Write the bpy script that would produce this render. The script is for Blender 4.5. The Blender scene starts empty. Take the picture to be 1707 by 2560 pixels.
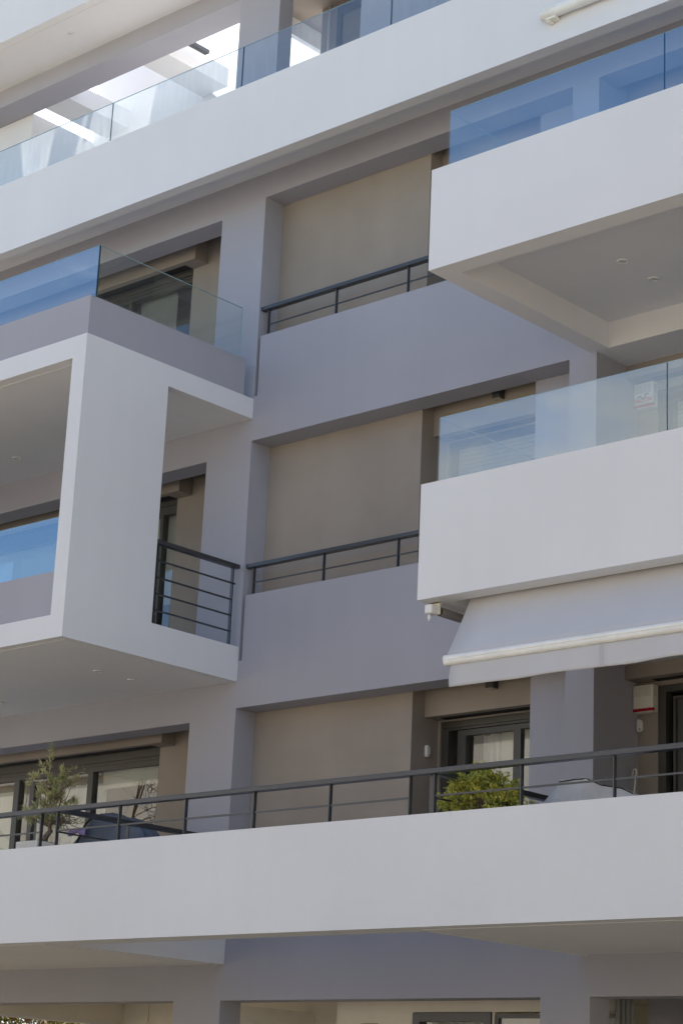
import bpy, bmesh, math, random
from mathutils import Vector, Matrix, Quaternion
random.seed(7)
R_ = random.Random(11)
sc = bpy.context.scene
COL = sc.collection
S = 2/3.0                       # metres per drawing unit
OFF = Vector((14.0, 0.0, 1.6))
def W(x, y, z): return Vector((x*S, y*S, z*S)) + OFF
GZ = -2.4                       # street level in drawing units

# ------------------------------------------------------------------ materials
def new_mat(name):
    m = bpy.data.materials.new(name); m.use_nodes = True
    nt = m.node_tree; b = nt.nodes['Principled BSDF']
    return m, nt, b
def plaster(name, col, rough=0.85, var=0.06, bump=0.12, streak=0.035, scale=.55):
    m, nt, b = new_mat(name)
    N, L = nt.nodes, nt.links
    tc = N.new('ShaderNodeTexCoord')
    n1 = N.new('ShaderNodeTexNoise'); n1.inputs['Scale'].default_value = scale; n1.inputs['Detail'].default_value = 5
    mp = N.new('ShaderNodeMapping'); mp.inputs['Scale'].default_value = (5.5, 5.5, 0.25)
    n2 = N.new('ShaderNodeTexNoise'); n2.inputs['Scale'].default_value = 1.0; n2.inputs['Detail'].default_value = 6
    n3 = N.new('ShaderNodeTexNoise'); n3.inputs['Scale'].default_value = 42.0; n3.inputs['Detail'].default_value = 3
    n4 = N.new('ShaderNodeTexNoise'); n4.inputs['Scale'].default_value = 2.2; n4.inputs['Detail'].default_value = 2
    for n in (n1, n3, n4): L.new(tc.outputs['Object'], n.inputs['Vector'])
    L.new(tc.outputs['Object'], mp.inputs['Vector']); L.new(mp.outputs[0], n2.inputs['Vector'])
    r1 = N.new('ShaderNodeMapRange'); r1.inputs[1].default_value = .3; r1.inputs[2].default_value = .7
    r1.inputs[3].default_value = 1-var; r1.inputs[4].default_value = 1+var*.5
    r2 = N.new('ShaderNodeMapRange'); r2.inputs[1].default_value = .35; r2.inputs[2].default_value = .65
    r2.inputs[3].default_value = 1-streak; r2.inputs[4].default_value = 1.0
    L.new(n1.outputs[0], r1.inputs[0]); L.new(n2.outputs[0], r2.inputs[0])
    mu = N.new('ShaderNodeMath'); mu.operation = 'MULTIPLY'; L.new(r1.outputs[0], mu.inputs[0]); L.new(r2.outputs[0], mu.inputs[1])
    mx = N.new('ShaderNodeVectorMath'); mx.operation = 'SCALE'; mx.inputs[0].default_value = col[:3]
    L.new(mu.outputs[0], mx.inputs['Scale']); L.new(mx.outputs[0], b.inputs['Base Color'])
    ad = N.new('ShaderNodeMath'); ad.operation = 'MULTIPLY_ADD'; ad.inputs[1].default_value = 2.2
    L.new(n4.outputs[0], ad.inputs[0]); L.new(n3.outputs[0], ad.inputs[2])
    bp = N.new('ShaderNodeBump'); bp.inputs['Strength'].default_value = bump; bp.inputs['Distance'].default_value = 0.006
    L.new(ad.outputs[0], bp.inputs['Height']); L.new(bp.outputs[0], b.inputs['Normal'])
    b.inputs['Roughness'].default_value = rough
    b.inputs['Specular IOR Level'].default_value = 0.25
    return m
def paint(name, col, rough=0.4, metal=0.0, var=0.08, scale=6.0, spec=0.5):
    m, nt, b = new_mat(name); N, L = nt.nodes, nt.links
    tc = N.new('ShaderNodeTexCoord'); n = N.new('ShaderNodeTexNoise'); n.inputs['Scale'].default_value = scale; n.inputs['Detail'].default_value = 4
    L.new(tc.outputs['Object'], n.inputs['Vector'])
    r = N.new('ShaderNodeMapRange'); r.inputs[1].default_value = .3; r.inputs[2].default_value = .7; r.inputs[3].default_value = 1-var; r.inputs[4].default_value = 1+var
    L.new(n.outputs[0], r.inputs[0])
    mx = N.new('ShaderNodeVectorMath'); mx.operation = 'SCALE'; mx.inputs[0].default_value = col[:3]
    L.new(r.outputs[0], mx.inputs['Scale']); L.new(mx.outputs[0], b.inputs['Base Color'])
    r2 = N.new('ShaderNodeMapRange'); r2.inputs[3].default_value = rough*.85; r2.inputs[4].default_value = min(1, rough*1.15)
    L.new(n.outputs[0], r2.inputs[0]); L.new(r2.outputs[0], b.inputs['Roughness'])
    b.inputs['Metallic'].default_value = metal; b.inputs['Specular IOR Level'].default_value = spec
    return m
def glass(name, tint, f0=.1, coat=(1, 1, 1), dust=.015):
    m = bpy.data.materials.new(name); m.use_nodes = True
    nt = m.node_tree; N, L = nt.nodes, nt.links; N.clear()
    o = N.new('ShaderNodeOutputMaterial'); mix = N.new('ShaderNodeMixShader')
    t = N.new('ShaderNodeBsdfTransparent'); t.inputs[0].default_value = (*tint, 1)
    g = N.new('ShaderNodeBsdfGlossy'); g.inputs['Roughness'].default_value = 0.0; g.inputs[0].default_value = (*coat, 1)
    lw = N.new('ShaderNodeLayerWeight'); lw.inputs[0].default_value = .5
    p = N.new('ShaderNodeMath'); p.operation = 'POWER'; p.inputs[1].default_value = 4
    ma = N.new('ShaderNodeMath'); ma.operation = 'MULTIPLY_ADD'; ma.inputs[1].default_value = 1-f0; ma.inputs[2].default_value = f0
    ge = N.new('ShaderNodeNewGeometry'); sb = N.new('ShaderNodeMath'); sb.operation = 'SUBTRACT'; sb.inputs[0].default_value = 1
    mu = N.new('ShaderNodeMath'); mu.operation = 'MULTIPLY'
    L.new(lw.outputs['Facing'], p.inputs[0]); L.new(p.outputs[0], ma.inputs[0]); L.new(ge.outputs['Backfacing'], sb.inputs[1])
    L.new(ma.outputs[0], mu.inputs[0]); L.new(sb.outputs[0], mu.inputs[1])
    L.new(mu.outputs[0], mix.inputs[0]); L.new(t.outputs[0], mix.inputs[1]); L.new(g.outputs[0], mix.inputs[2])
    tc = N.new('ShaderNodeTexCoord'); mp = N.new('ShaderNodeMapping'); mp.inputs['Scale'].default_value = (9, 9, 1.2)
    n = N.new('ShaderNodeTexNoise'); n.inputs['Scale'].default_value = 2.0; n.inputs['Detail'].default_value = 6
    L.new(tc.outputs['Object'], mp.inputs[0]); L.new(mp.outputs[0], n.inputs['Vector'])
    mr = N.new('ShaderNodeMapRange'); mr.inputs[1].default_value = .3; mr.inputs[2].default_value = .75; mr.inputs[3].default_value = dust*.65; mr.inputs[4].default_value = dust*1.3
    L.new(n.outputs[0], mr.inputs[0])
    tl = N.new('ShaderNodeBsdfTranslucent'); tl.inputs[0].default_value = (.9, .92, .92, 1)
    m2 = N.new('ShaderNodeMixShader'); L.new(mr.outputs[0], m2.inputs[0]); L.new(mix.outputs[0], m2.inputs[1]); L.new(tl.outputs[0], m2.inputs[2])
    L.new(m2.outputs[0], o.inputs[0])
    return m
def leafy(name, c1, c2, scale=9.0, trans=0.25):
    m, nt, b = new_mat(name); N, L = nt.nodes, nt.links
    tc = N.new('ShaderNodeTexCoord'); n = N.new('ShaderNodeTexNoise'); n.inputs['Scale'].default_value = scale; n.inputs['Detail'].default_value = 4
    L.new(tc.outputs['Object'], n.inputs['Vector'])
    cr = N.new('ShaderNodeValToRGB'); cr.color_ramp.elements[0].position = .35; cr.color_ramp.elements[1].position = .65
    cr.color_ramp.elements[0].color = (*c1, 1); cr.color_ramp.elements[1].color = (*c2, 1)
    L.new(n.outputs[0], cr.inputs[0]); L.new(cr.outputs[0], b.inputs['Base Color'])
    b.inputs['Roughness'].default_value = .5
    tr = N.new('ShaderNodeBsdfTranslucent'); L.new(cr.outputs[0], tr.inputs[0])
    mx = N.new('ShaderNodeMixShader'); mx.inputs[0].default_value = trans
    L.new(b.outputs[0], mx.inputs[1]); L.new(tr.outputs[0], mx.inputs[2]); L.new(mx.outputs[0], N['Material Output'].inputs[0])
    return m
M = {}
M['white'] = plaster('white_plaster', (.772, .774, .784), var=.045, streak=.012)
M['grey'] = plaster('grey_plaster', (.405, .399, .440), var=.06, streak=.015)
M['tan'] = plaster('taupe_plaster', (.355, .308, .262), var=.11, streak=.02, scale=1.1)
M['cream'] = plaster('cream_plaster', (.80, .75, .66), var=.04)
M['rail'] = paint('graphite_metal', (.038, .041, .048), rough=.3, spec=.7)
M['frame'] = paint('brown_grey_aluminium', (.068, .064, .055), rough=.4)
M['slot'] = paint('slot_shade_and_trim', (.012, .012, .012), rough=.7)  # near black: painted shade in the shutter slots, plain colour on strap and piping
M['rail_glass'] = glass('balustrade_glass', (.90, .95, .965), .36, (.66, .86, 1))
M['top_glass'] = glass('terrace_glass', (.955, .985, .985), .17, (.72, .88, 1), .10)
M['pale_glass'] = glass('pale_balustrade_glass', (.93, .96, .955), .30, (.92, .97, 1), .03)
M['side_glass'] = glass('clear_side_glass', (.95, .975, .965), .07)
M['win_glass'] = glass('window_glass', (.90, .92, .90), .13)
M['seal'] = paint('teal_glass_edge', (.012, .05, .06), rough=.3)
M['edge'] = paint('pale_glass_edge', (.30, .42, .42), rough=.2)
M['blind'] = paint('roller_blind_fabric', (.62, .60, .53), rough=.9, var=.03)
M['shutter'] = paint('rolling_shutter', (.32, .30, .28), rough=.5)
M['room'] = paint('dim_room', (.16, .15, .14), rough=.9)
M['curtain'] = paint('white_curtain', (.7, .7, .69), rough=.9)
M['fabric'] = paint('pale_grey_awning_fabric', (.56, .555, .57), rough=.9, var=.025, scale=3)
M['tubefab'] = paint('grey_rolled_fabric', (.26, .25, .245), rough=.85, var=.04)
M['alu'] = paint('cream_white_aluminium', (.85, .85, .82), rough=.35)
M['plastic'] = paint('white_plastic', (.80, .79, .75), rough=.35, var=.02)
M['ivory'] = paint('ivory_plastic', (.82, .79, .68), rough=.4, var=.03)
M['red'] = paint('red_lens', (.42, .012, .02), rough=.15, var=.25, scale=30)
M['redtext'] = paint('red_print', (.55, .03, .04), rough=.5)
M['greyprint'] = paint('grey_print', (.16, .22, .22), rough=.5)
M['vent'] = paint('vent_shadow', (.42, .40, .33), rough=.8)
M['lens'] = paint('spot_lens', (.6, .6, .62), rough=.25)
M['lamp'] = paint('dark_lamp', (.06, .058, .055), rough=.5)
M['bluecover'] = paint('blue_grey_cover', (.10, .118, .15), rough=.8, var=.15, scale=4)
M['greycover'] = paint('grey_cover', (.60, .585, .585), rough=.8, var=.12, scale=5)
M['lilac'] = paint('lilac_cloth', (.36, .27, .55), rough=.8)
M['steel'] = paint('steel_pipe', (.55, .55, .53), rough=.35, metal=.6)
M['rattan'] = paint('dark_rattan', (.04, .036, .032), rough=.7, var=.5, scale=70)
M['bush'] = leafy('boxwood_leaves', (.28, .33, .06), (.85, .80, .20), scale=16, trans=.5)
M['oleander'] = leafy('oleander_leaves', (.34, .37, .16), (.72, .68, .36), scale=6, trans=.45)
M['bark'] = paint('bark', (.16, .12, .085), rough=.9, var=.3, scale=20)
M['petal'] = leafy('pink_petals', (.6, .12, .3), (.75, .45, .6), scale=20)
M['hedge'] = leafy('hedge_leaves', (.10, .14, .04), (.50, .50, .12), scale=9, trans=.45)
M['ground'] = plaster('paving_ground', (.60, .475, .31), var=.1)
M['asphalt'] = plaster('asphalt', (.14, .135, .125), var=.15)
M['roof'] = plaster('roof_screed', (.45, .42, .38), var=.1)

# ------------------------------------------------------------------ mesh helper
class MB:
    def __init__(s): s.v = []; s.f = []
    def add(s, vs, fs):
        o = len(s.v); s.v += [tuple(p) for p in vs]; s.f += [tuple(o+i for i in f) for f in fs]; return s
    def box(s, x0, x1, y0, y1, z0, z1):
        vs = [(x, y, z) for x in (x0, x1) for y in (y0, y1) for z in (z0, z1)]
        return s.add(vs, [(0,1,3,2),(4,6,7,5),(0,4,5,1),(2,3,7,6),(0,2,6,4),(1,5,7,3)])
    def grid(s, us, vs_, fill, w0, w1, plane='xz'):
        """sheet of cells extruded from w0 to w1; fill(u, v) -> bool; only outer faces are made"""
        P = {'xz': lambda u, v, w: (u, w, v), 'yz': lambda u, v, w: (w, u, v), 'xy': lambda u, v, w: (u, v, w)}[plane]
        nu, nv = len(us)-1, len(vs_)-1
        F = [[fill((us[i]+us[i+1])/2, (vs_[j]+vs_[j+1])/2) for j in range(nv)] for i in range(nu)]
        idx = {}
        def V(i, j, k):
            if (i, j, k) not in idx:
                idx[(i, j, k)] = len(s.v); s.v.append(P(us[i], vs_[j], (w0, w1)[k]))
            return idx[(i, j, k)]
        for i in range(nu):
            for j in range(nv):
                if not F[i][j]: continue
                s.f.append((V(i,j,0), V(i+1,j,0), V(i+1,j+1,0), V(i,j+1,0)))
                s.f.append((V(i,j,1), V(i,j+1,1), V(i+1,j+1,1), V(i+1,j,1)))
                if i == 0 or not F[i-1][j]: s.f.append((V(i,j,0), V(i,j+1,0), V(i,j+1,1), V(i,j,1)))
                if i == nu-1 or not F[i+1][j]: s.f.append((V(i+1,j,0), V(i+1,j,1), V(i+1,j+1,1), V(i+1,j+1,0)))
                if j == 0 or not F[i][j-1]: s.f.append((V(i,j,0), V(i,j,1), V(i+1,j,1), V(i+1,j,0)))
                if j == nv-1 or not F[i][j+1]: s.f.append((V(i,j+1,0), V(i+1,j+1,0), V(i+1,j+1,1), V(i,j+1,1)))
        return s
    def prism(s, pts, axis, a, b):
        """closed 2-D outline pts extruded along axis from a to b"""
        P = {'x': lambda p, w: (w, p[0], p[1]), 'y': lambda p, w: (p[0], w, p[1]), 'z': lambda p, w: (p[0], p[1], w)}[axis]
        n = len(pts)
        return s.add([P(p, a) for p in pts]+[P(p, b) for p in pts],
                     [tuple(range(n)), tuple(range(2*n-1, n-1, -1))]+[(i, (i+1) % n, n+(i+1) % n, n+i) for i in range(n)])
    def cyl(s, c0, c1, r0, r1=None, n=16, cap=True):
        r1 = r0 if r1 is None else r1
        a, b = Vector(c0), Vector(c1); d = (b-a).normalized()
        u = d.orthogonal().normalized(); w = d.cross(u)
        vs = []
        for c, r in ((a, r0), (b, r1)):
            vs += [c+(u*math.cos(2*math.pi*i/n)+w*math.sin(2*math.pi*i/n))*r for i in range(n)]
        fs = [(i, (i+1) % n, n+(i+1) % n, n+i) for i in range(n)]
        if cap: fs += [tuple(range(n-1, -1, -1)), tuple(range(n, 2*n))]
        return s.add(vs, fs)
    def tube(s, pts, rs, n=8):
        pts = [Vector(p) for p in pts]
        if not hasattr(rs, '__len__'): rs = [rs]*len(pts)
        vs = []; u = None
        for i, p in enumerate(pts):
            d = (pts[min(i+1, len(pts)-1)]-pts[max(i-1, 0)]).normalized()
            u = d.orthogonal().normalized() if u is None else (u-d*u.dot(d)).normalized()
            w = d.cross(u)
            vs += [p+(u*math.cos(2*math.pi*k/n)+w*math.sin(2*math.pi*k/n))*rs[i] for k in range(n)]
        fs = [(i*n+k, i*n+(k+1) % n, (i+1)*n+(k+1) % n, (i+1)*n+k) for i in range(len(pts)-1) for k in range(n)]
        fs += [tuple(range(n-1, -1, -1)), tuple(range((len(pts)-1)*n, len(pts)*n))]
        return s.add(vs, fs)
def root_loc(o):
    while o.parent: o = o.parent
    return Vector(o.location)
def obj(name, mb, mat, parent=None, smooth=False, bevel=0.0, origin=None):
    me = bpy.data.meshes.new(name)
    base = root_loc(parent) if parent else (W(*origin) if origin else Vector((0, 0, 0)))
    me.from_pydata([W(*p)-base for p in mb.v], [], mb.f)
    bm = bmesh.new(); bm.from_mesh(me); bmesh.ops.recalc_face_normals(bm, faces=bm.faces); bm.to_mesh(me); bm.free()
    me.materials.append(M[mat] if isinstance(mat, str) else mat)
    if smooth:
        for p in me.polygons: p.use_smooth = True
    o = bpy.data.objects.new(name, me); COL.objects.link(o)
    if parent: o.parent = parent
    else: o.location = base
    if bevel:
        b = o.modifiers.new('bevel', 'BEVEL'); b.width = bevel; b.segments = 2; b.limit_method = 'ANGLE'; b.angle_limit = math.radians(40)
    return o
def tag(o, label, cat, group=None, kind=None):
    if label: o['label'] = label
    if cat: o['category'] = cat
    if group: o['group'] = group
    if kind: o['kind'] = kind
    return o
def thing(name, label, cat, loc, group=None):
    o = bpy.data.objects.new(name, None); o.empty_display_size = .3
    COL.objects.link(o); o.location = W(*loc)
    return tag(o, label, cat, group)
def box(*a): return MB().box(*a)

# ------------------------------------------------------------------ ground
g = MB(); g.box(-260, 200, -200, 220, GZ-.3, GZ)
o = obj('ground', g, 'ground'); o['kind'] = 'structure'
g = MB(); g.box(-260, 200, -9.5, -3.0, GZ, GZ+.006)
o = obj('road', g, 'asphalt'); o['kind'] = 'structure'

# ------------------------------------------------------------------ the apartment building
YM, YB, YW = 23.826, 24.29, 24.94      # wall face, wall back, recessed wall
F = 4.66                               # storey height
XL, XR = -38.0, 1.0
bld = thing('apartment_building', 'modern grey and white apartment building with projecting white balconies and a white box bay', 'building', (-20, YM, GZ))
# main wall: one sheet with every opening cut out
us = [XL, -25.235, -25.19, -24.15, -24.11, -24.078, -17.79, -17.43, -16.95, -16.93, XR]
vs = [GZ, 1.915, 2.98, 4.0, 6.507, 6.65, 7.45, 7.52, 8.575, 11.153, 11.335, 12.15, 13.255, 15.78, 15.935, 16.80]
def wall_fill(x, z):
    if z < 1.915: return -25.19 < x < -24.11 or -17.79 < x < -16.95
    if x < -25.235: return not (2.98 < z < 6.507 or 7.52 < z < 11.153 or 12.15 < z < 15.78)
    if x < -24.15: return True
    if x < -17.43:
        if 4.0 < z < 6.65 or 8.575 < z < 11.335 or 13.255 < z < 15.935: return False
        if x < -24.078 and (7.45 < z < 8.575 or 12.15 < z < 13.255): return False
        return True
    if x < -16.93: return True
    return z < 2.98 or z > 15.935
obj('wall', MB().grid(us, vs, wall_fill, YM, YB), 'grey', bld)
# recessed shaft wall, right jamb block and the set back walls
obj('recessed_wall', box(-25.0, -20.71, YB+.004, 25.6, 3.0, 16.35), 'tan', bld)
obj('jamb_block', box(-18.41, -16.934, YB+.003, 25.6, 3.0, 16.35), 'grey', bld)
def back_wall(us, openings):
    zs = sorted({2.98, 16.35} | {z for o in openings for z in o[2:]}); xs = sorted(set(us) | {x for o in openings for x in o[:2]})
    return MB().grid(xs, zs, lambda x, z: not any(o[0] < x < o[1] and o[2] < z < o[3] for o in openings), YW, YW+.2)
Lz = [(2.98, 6.44), (7.52, 11.14), (12.15, 15.745)]
obj('set_back_wall', back_wall([XL, -25.0], [(XL+.5, -27.13, a, b) for a, b in Lz]), 'tan', bld)
Cz = [(2.98, 6.27), (7.6, 10.93), (12.2, 15.57)]
obj('set_back_wall', back_wall([-20.72, -18.40], [(-20.665, -18.45, a, b) for a, b in Cz]), 'tan', bld)
Rz = [(2.98, 6.42), (7.6, 11.0), (12.2, 15.7)]
obj('set_back_wall', back_wall([-16.934, XR], [(-16.589, -13.6, a, b) for a, b in Rz]), 'tan', bld)
# shutter boxes above the windows; black strips paint in the shade of their slots
for k, zb in enumerate((6.435, 11.09, 15.70)):
    b = obj('shutter_box', box(XL, -26.745, 24.60, YW-.003, zb, zb+.75), 'tan', bld)
    obj('shutter_slot_shade', box(XL+.5, -27.13, 24.72, YW-.02, zb-.004, zb+.05), 'slot', b)
for k in range(3):
    zb = 6.293+F*k
    b = obj('shutter_box', box(-20.708, -18.412, 24.59, YW-.003, zb, zb+.7), 'tan', bld)
    obj('shutter_slot_shade', box(-20.52, -18.42, 24.74, YW-.02, zb-.004, zb+.05), 'slot', b)
    zb = 6.485+F*k
    b = obj('shutter_box', box(-16.928, XR, 24.60, YW-.003, zb, zb+.55), 'tan', bld)
    obj('shutter_slot_shade', box(-16.58, -13.6, 24.76, YW-.02, zb-.004, zb+.05), 'slot', b)
# floors and rooms behind
for z0, z1 in ((2.5, 2.96), (7.05, 7.5), (11.75, 12.14)):
    obj('floor_slab', box(XL, XR, YB+.008, 32, z0, z1), 'room', bld)
obj('roof_slab', box(XL, XR, 22.924, 32, 16.41, 16.80), 'white', bld)
obj('room_back_wall', box(XL, XR, 28.6, 28.9, 2.97, 16.4), 'room', bld)
for x in (-29.8, -25.0, -18.0, -13.5): obj('room_partition', box(x-.1, x+.1, 25.65, 28.6, 2.97, 16.4), 'room', bld)

# windows of the left bay
def window(x0, x1, z0, z1, mulls, y=25.0, ft=.10, top=.29, sides=(.05, .05)):
    m = MB()
    m.box(x0, x1, y, y+.12, z1-top, z1-.14); m.box(x0, x1, y-.03, y+.12, z1-.14, z1)
    m.box(x0, x1, y-.015, y, z1-.20, z1-.165)
    m.box(x0, x1, y, y+.12, z0, z0+ft)
    xs = [(x0, x0+sides[0])]+[tuple(q) for q in mulls]+[(x1-sides[1], x1)]
    for a, b in xs: m.box(a, b, y-.02, y+.12, z0+ft, z1-top)
    w = obj('window', m, 'frame', bld)
    for (a, b), (c, d) in zip(xs[:-1], xs[1:]):
        obj('pane', box(b+.005, c-.005, y+.05, y+.062, z0+ft+.002, z1-top-.002), 'win_glass', w)
    return w
def blind(w, x0, x1, z0, z1, y=25.2, mat='blind'):
    m = MB(); m.box(x0, x1, y, y+.012, z0, z1); m.box(x0, x1, y-.012, y+.024, z0-.03, z0)
    return obj('roller_blind', m, mat, w)
def curtain(w, x0, x1, z0, z1, y=25.3):
    m = MB(); n = 60; vs = []
    for i in range(n+1):
        t = i/n; yy = y+.05*math.sin(t*(x1-x0)*22)+.02*math.sin(t*31)
        vs += [(x0+(x1-x0)*t, yy, z0), (x0+(x1-x0)*t, yy+.015, z1)]
    m.add(vs, [(2*i, 2*i+2, 2*i+3, 2*i+1) for i in range(n)])
    return obj('curtain', m, 'curtain', w, smooth=True)
w = window(XL+.5, -27.13, 2.98, 6.44, [(-33.3, -33.15), (-31.2, -31.05), (-29.08, -28.94)])
blind(w, -33.1, -31.22, 3.1, 5.99); blind(w, -28.9, -27.15, 5.88, 6.3); blind(w, -36.5, -33.35, 3.1, 6.0)
curtain(w, -31.04, -30.75, 3.05, 6.3); curtain(w, -30.3, -29.0, 3.05, 6.02, 25.4)
m = MB().box(-30.72, -30.6, 24.98, 25.06, 3.08, 6.1); obj('sash', m, 'frame', w)
w = window(XL+.5, -27.13, 7.52, 11.14, [(-33.3, -33.15), (-29.6, -29.45), (-27.60, -27.52)])
blind(w, -29.4, -27.15, 9.2, 10.95, mat='blind'); blind(w, -36, -29.65, 8.6, 10.95)
w = window(XL+.5, -27.13, 12.15, 15.745, [(-33.3, -33.15), (-31.3, -31.15), (-28.96, -28.88)])
blind(w, -28.86, -27.8, 12.6, 15.6, mat='shutter'); blind(w, -33, -31.4, 13.5, 15.6)
# window between the shaft and the jamb block
m = MB(); y = 25.0
m.box(-20.665, -18.45, y-.03, y+.12, 6.17, 6.27); m.box(-20.665, -18.45, y+.0, y+.12, 6.13, 6.17)
m.box(-20.665, -20.53, y-.02, y+.12, 2.98, 6.13)
m.box(-20.37, -20.21, y+.02, y+.12, 3.0, 6.12); m.box(-20.21, -19.27, y+.02, y+.12, 6.03, 6.12); m.box(-19.27, -19.13, y+.02, y+.12, 3.0, 6.12)
m.box(-19.13, -18.55, y+.02, y+.12, 6.04, 6.12); m.box(-18.55, -18.45, y+.02, y+.12, 3.0, 6.12); m.box(-20.2, -18.6, y+.02, y+.12, 2.98, 3.15)
w = obj('window', m, 'frame', bld)
obj('pane', box(-20.205, -19.275, y+.07, y+.082, 3.155, 6.028), 'win_glass', w)
obj('pane', box(-19.125, -18.555, y+.07, y+.082, 3.155, 6.038), 'win_glass', w)
blind(w, -19.75, -18.5, 4.4, 6.1, 25.35); curtain(w, -20.2, -19.8, 3.0, 6.1, 25.45)
def shutter(x0, x1, z0, z1, y, mat='shutter', pitch=.075):
    vs = []; fs = []; n = int((z1-z0)/pitch)
    for i in range(n+1):
        z = z0+i*pitch
        for q, (dz, dy) in enumerate(((0, .012), (.01, 0), (pitch-.01, -.006))):
            vs += [(x0, y+dy, min(z1, z+dz)), (x1, y+dy, min(z1, z+dz))]
    k = len(vs)//2
    return MB().add(vs, [(2*i, 2*i+1, 2*i+3, 2*i+2) for i in range(k-1)])
for k in (1, 2):
    z0, z1 = Cz[k]
    m = MB().box(-20.665, -20.53, 24.98, 25.12, z0, z1).box(-18.55, -18.45, 24.98, 25.12, z0, z1).box(-20.53, -18.55, 24.98, 25.12, z1-.12, z1)
    w = obj('window', m, 'frame', bld); obj('rolling_shutter', shutter(-20.53, -18.55, z0, z1-.12, 25.05), 'shutter', w)
# doors behind the right balconies
for k, (z0, z1) in enumerate(Rz):
    y = 24.98
    m = MB().box(-16.589, -16.463, y-.02, y+.14, z0, z1).box(-16.463, -13.6, y-.02, y+.14, z1-.1, z1).box(-13.75, -13.6, y-.02, y+.14, z0, z1-.1)
    m.box(-16.384, -16.34, y+.05, y+.13, z0, z1-.20).box(-16.384, -13.75, y+.05, y+.13, z1-.20, z1-.16)
    m.box(-15.2, -15.05, y+.05, y+.13, z0, z1-.2)
    w = obj('balcony_door', m, 'frame', bld)
    if k == 0: obj('screen_panel', box(-16.34, -15.2, y+.09, y+.1, z0, z1-.2), 'frame', w)
    else:
        obj('rolling_shutter', shutter(-16.34, -15.2, z0, z1-.2, y+.12), 'shutter', w)
    obj('pane', box(-15.05, -13.75, y+.09, y+.1, z0, z1-.2), 'win_glass', w)

# white balconies on the right
def balcony(zb, zt):
    m = MB().box(-17.03, XR, 20.0, 20.31, zb, zt)
    m.box(-17.03, -16.70, 20.31, YM, zb, zb+.86)
    m.box(-16.70, XR, 20.31, YM-.03, zb+.41, zb+.84)
    b = obj('balcony', m, 'white', bld)
    m = MB().box(-16.928, XR, YM, 24.598, zb+.003, zb+.83)
    m.box(-16.699, XR, YM-.03, YM, zb+.003, zb+.83)
    obj('ceiling_beam', m, 'white', b)
    return b
balcony(6.69, 8.275); balcony(11.35, 12.865)
# first floor balcony: one long parapet, two slabs with a void between them
m = MB().box(XL, XR, 20.0, 20.5, 2.475, 3.882)
b = obj('balcony', m, 'white', bld)
m = MB().box(XL, -24.07, 20.5, YM-.002, 2.478, 2.97)
m.box(-17.15, XR, 20.5, YM-.002, 2.478, 2.97)
obj('floor_slab', m, 'white', b)
for q in ((XL, -24.26, 20.23, 20.245), (-24.26, -24.245, 20.23, YM), (-17.0, XR, 20.27, 20.285), (-17.0, -16.985, 20.285, YM)):
    obj('drip_strip', box(*q, 2.467, 2.474), 'white', b)
# top floor terrace parapet
m = MB().box(XL, XR, 22.70, 22.92, 16.025, 17.53)
obj('parapet', m, 'white', bld)
# the projecting box bay on the left
XB = -33.5
m = MB()
m.box(XB, -24.155, 20.0, YM-.002, 11.735, 12.10)
m.box(XB, -24.155, 20.0, YM-.002, 7.10, 7.475)
m.box(-24.467, -24.155, 20.0, 21.825, 7.475, 11.735)
m.box(-24.36, -24.155, 21.825, YM-.002, 7.475, 7.69)
m.box(XB, XB+.31, 20.0, YM-.002, 7.475, 11.735)
b = obj('box_bay', m, 'white', bld)
for q in ((XB, -24.30, 20.17, 20.185, 7.092, 7.099), (-24.30, -24.285, 20.17, YM, 7.092, 7.099), (XB+.4, -24.47, 20.20, 20.222, 11.727, 11.734), (-24.355, -24.34, 21.85, YM, 11.727, 11.734)):
    obj('drip_strip', box(*q), 'white', b)
m = MB().box(XB+.02, -24.18, 20.03, 20.26, 12.10, 12.775).box(-24.41, -24.18, 20.26, 23.60, 12.10, 12.775)
obj('parapet', m, 'grey', b)
m = MB().box(XB+.31, -24.467, 20.05, 20.25, 7.475, 8.20)
obj('parapet', m, 'grey', b)

# top floor: columns, beam, overhanging roof, pergola
m = MB().box(-25.12, -24.08, YM, 24.17, 16.8, 20.27)
obj('column', m, 'grey', bld)
m = MB().box(-44, XR, YM, 24.42, 20.27, 20.67)
obj('roof_beam', m, 'grey', bld)
m = MB()
m.box(-44, XR, 22.51, 24.42, 20.67, 22.3)
m.box(-25.35, XR, 24.42, 27.0, 20.67, 22.3)
m.box(-23.6, XR, 27.0, 32, 20.67, 22.3)
m.box(-44, XR, 22.69, 22.705, 20.662, 20.669)
obj('roof', m, 'white', bld)
for x0, x1 in ((-31.51, -30.765), (-28.505, -27.77)):
    obj('pergola_beam', box(x0, x1, 24.42, 26.12, 20.30, 20.715), 'white', bld)
m = MB()
m.box(-44, -31.88, 24.43, 26.1, 16.8, 20.295)
obj('terrace_wall', m, 'white', bld)
m = MB().prism([(-38, 16.8), (-28.0, 16.8), (-28.0, 20.1), (-29.05, 21.1), (-29.4, 22.6), (-31.90, 22.6), (-31.90, 20.28), (-38, 20.28)], 'y', 26.125, 26.4)  # slanted right end shapes a sun and shade edge into the wall outline
obj('terrace_wall', m, 'white', bld)
obj('pergola_rail', box(-27.56, -27.44, 24.45, 25.25, 20.56, 20.64), 'rail', bld)
obj('ceiling', box(-25.24, -21.9, 24.425, 26.9, 20.655, 20.668), 'tan', bld)
obj('pergola_beam', box(-25.36, -25.25, 24.425, 27.0, 20.29, 20.666), 'white', bld)
obj('penthouse_wall', box(-22.05, XR, YM, 24.3, 16.8, 20.265), 'grey', bld)
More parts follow.
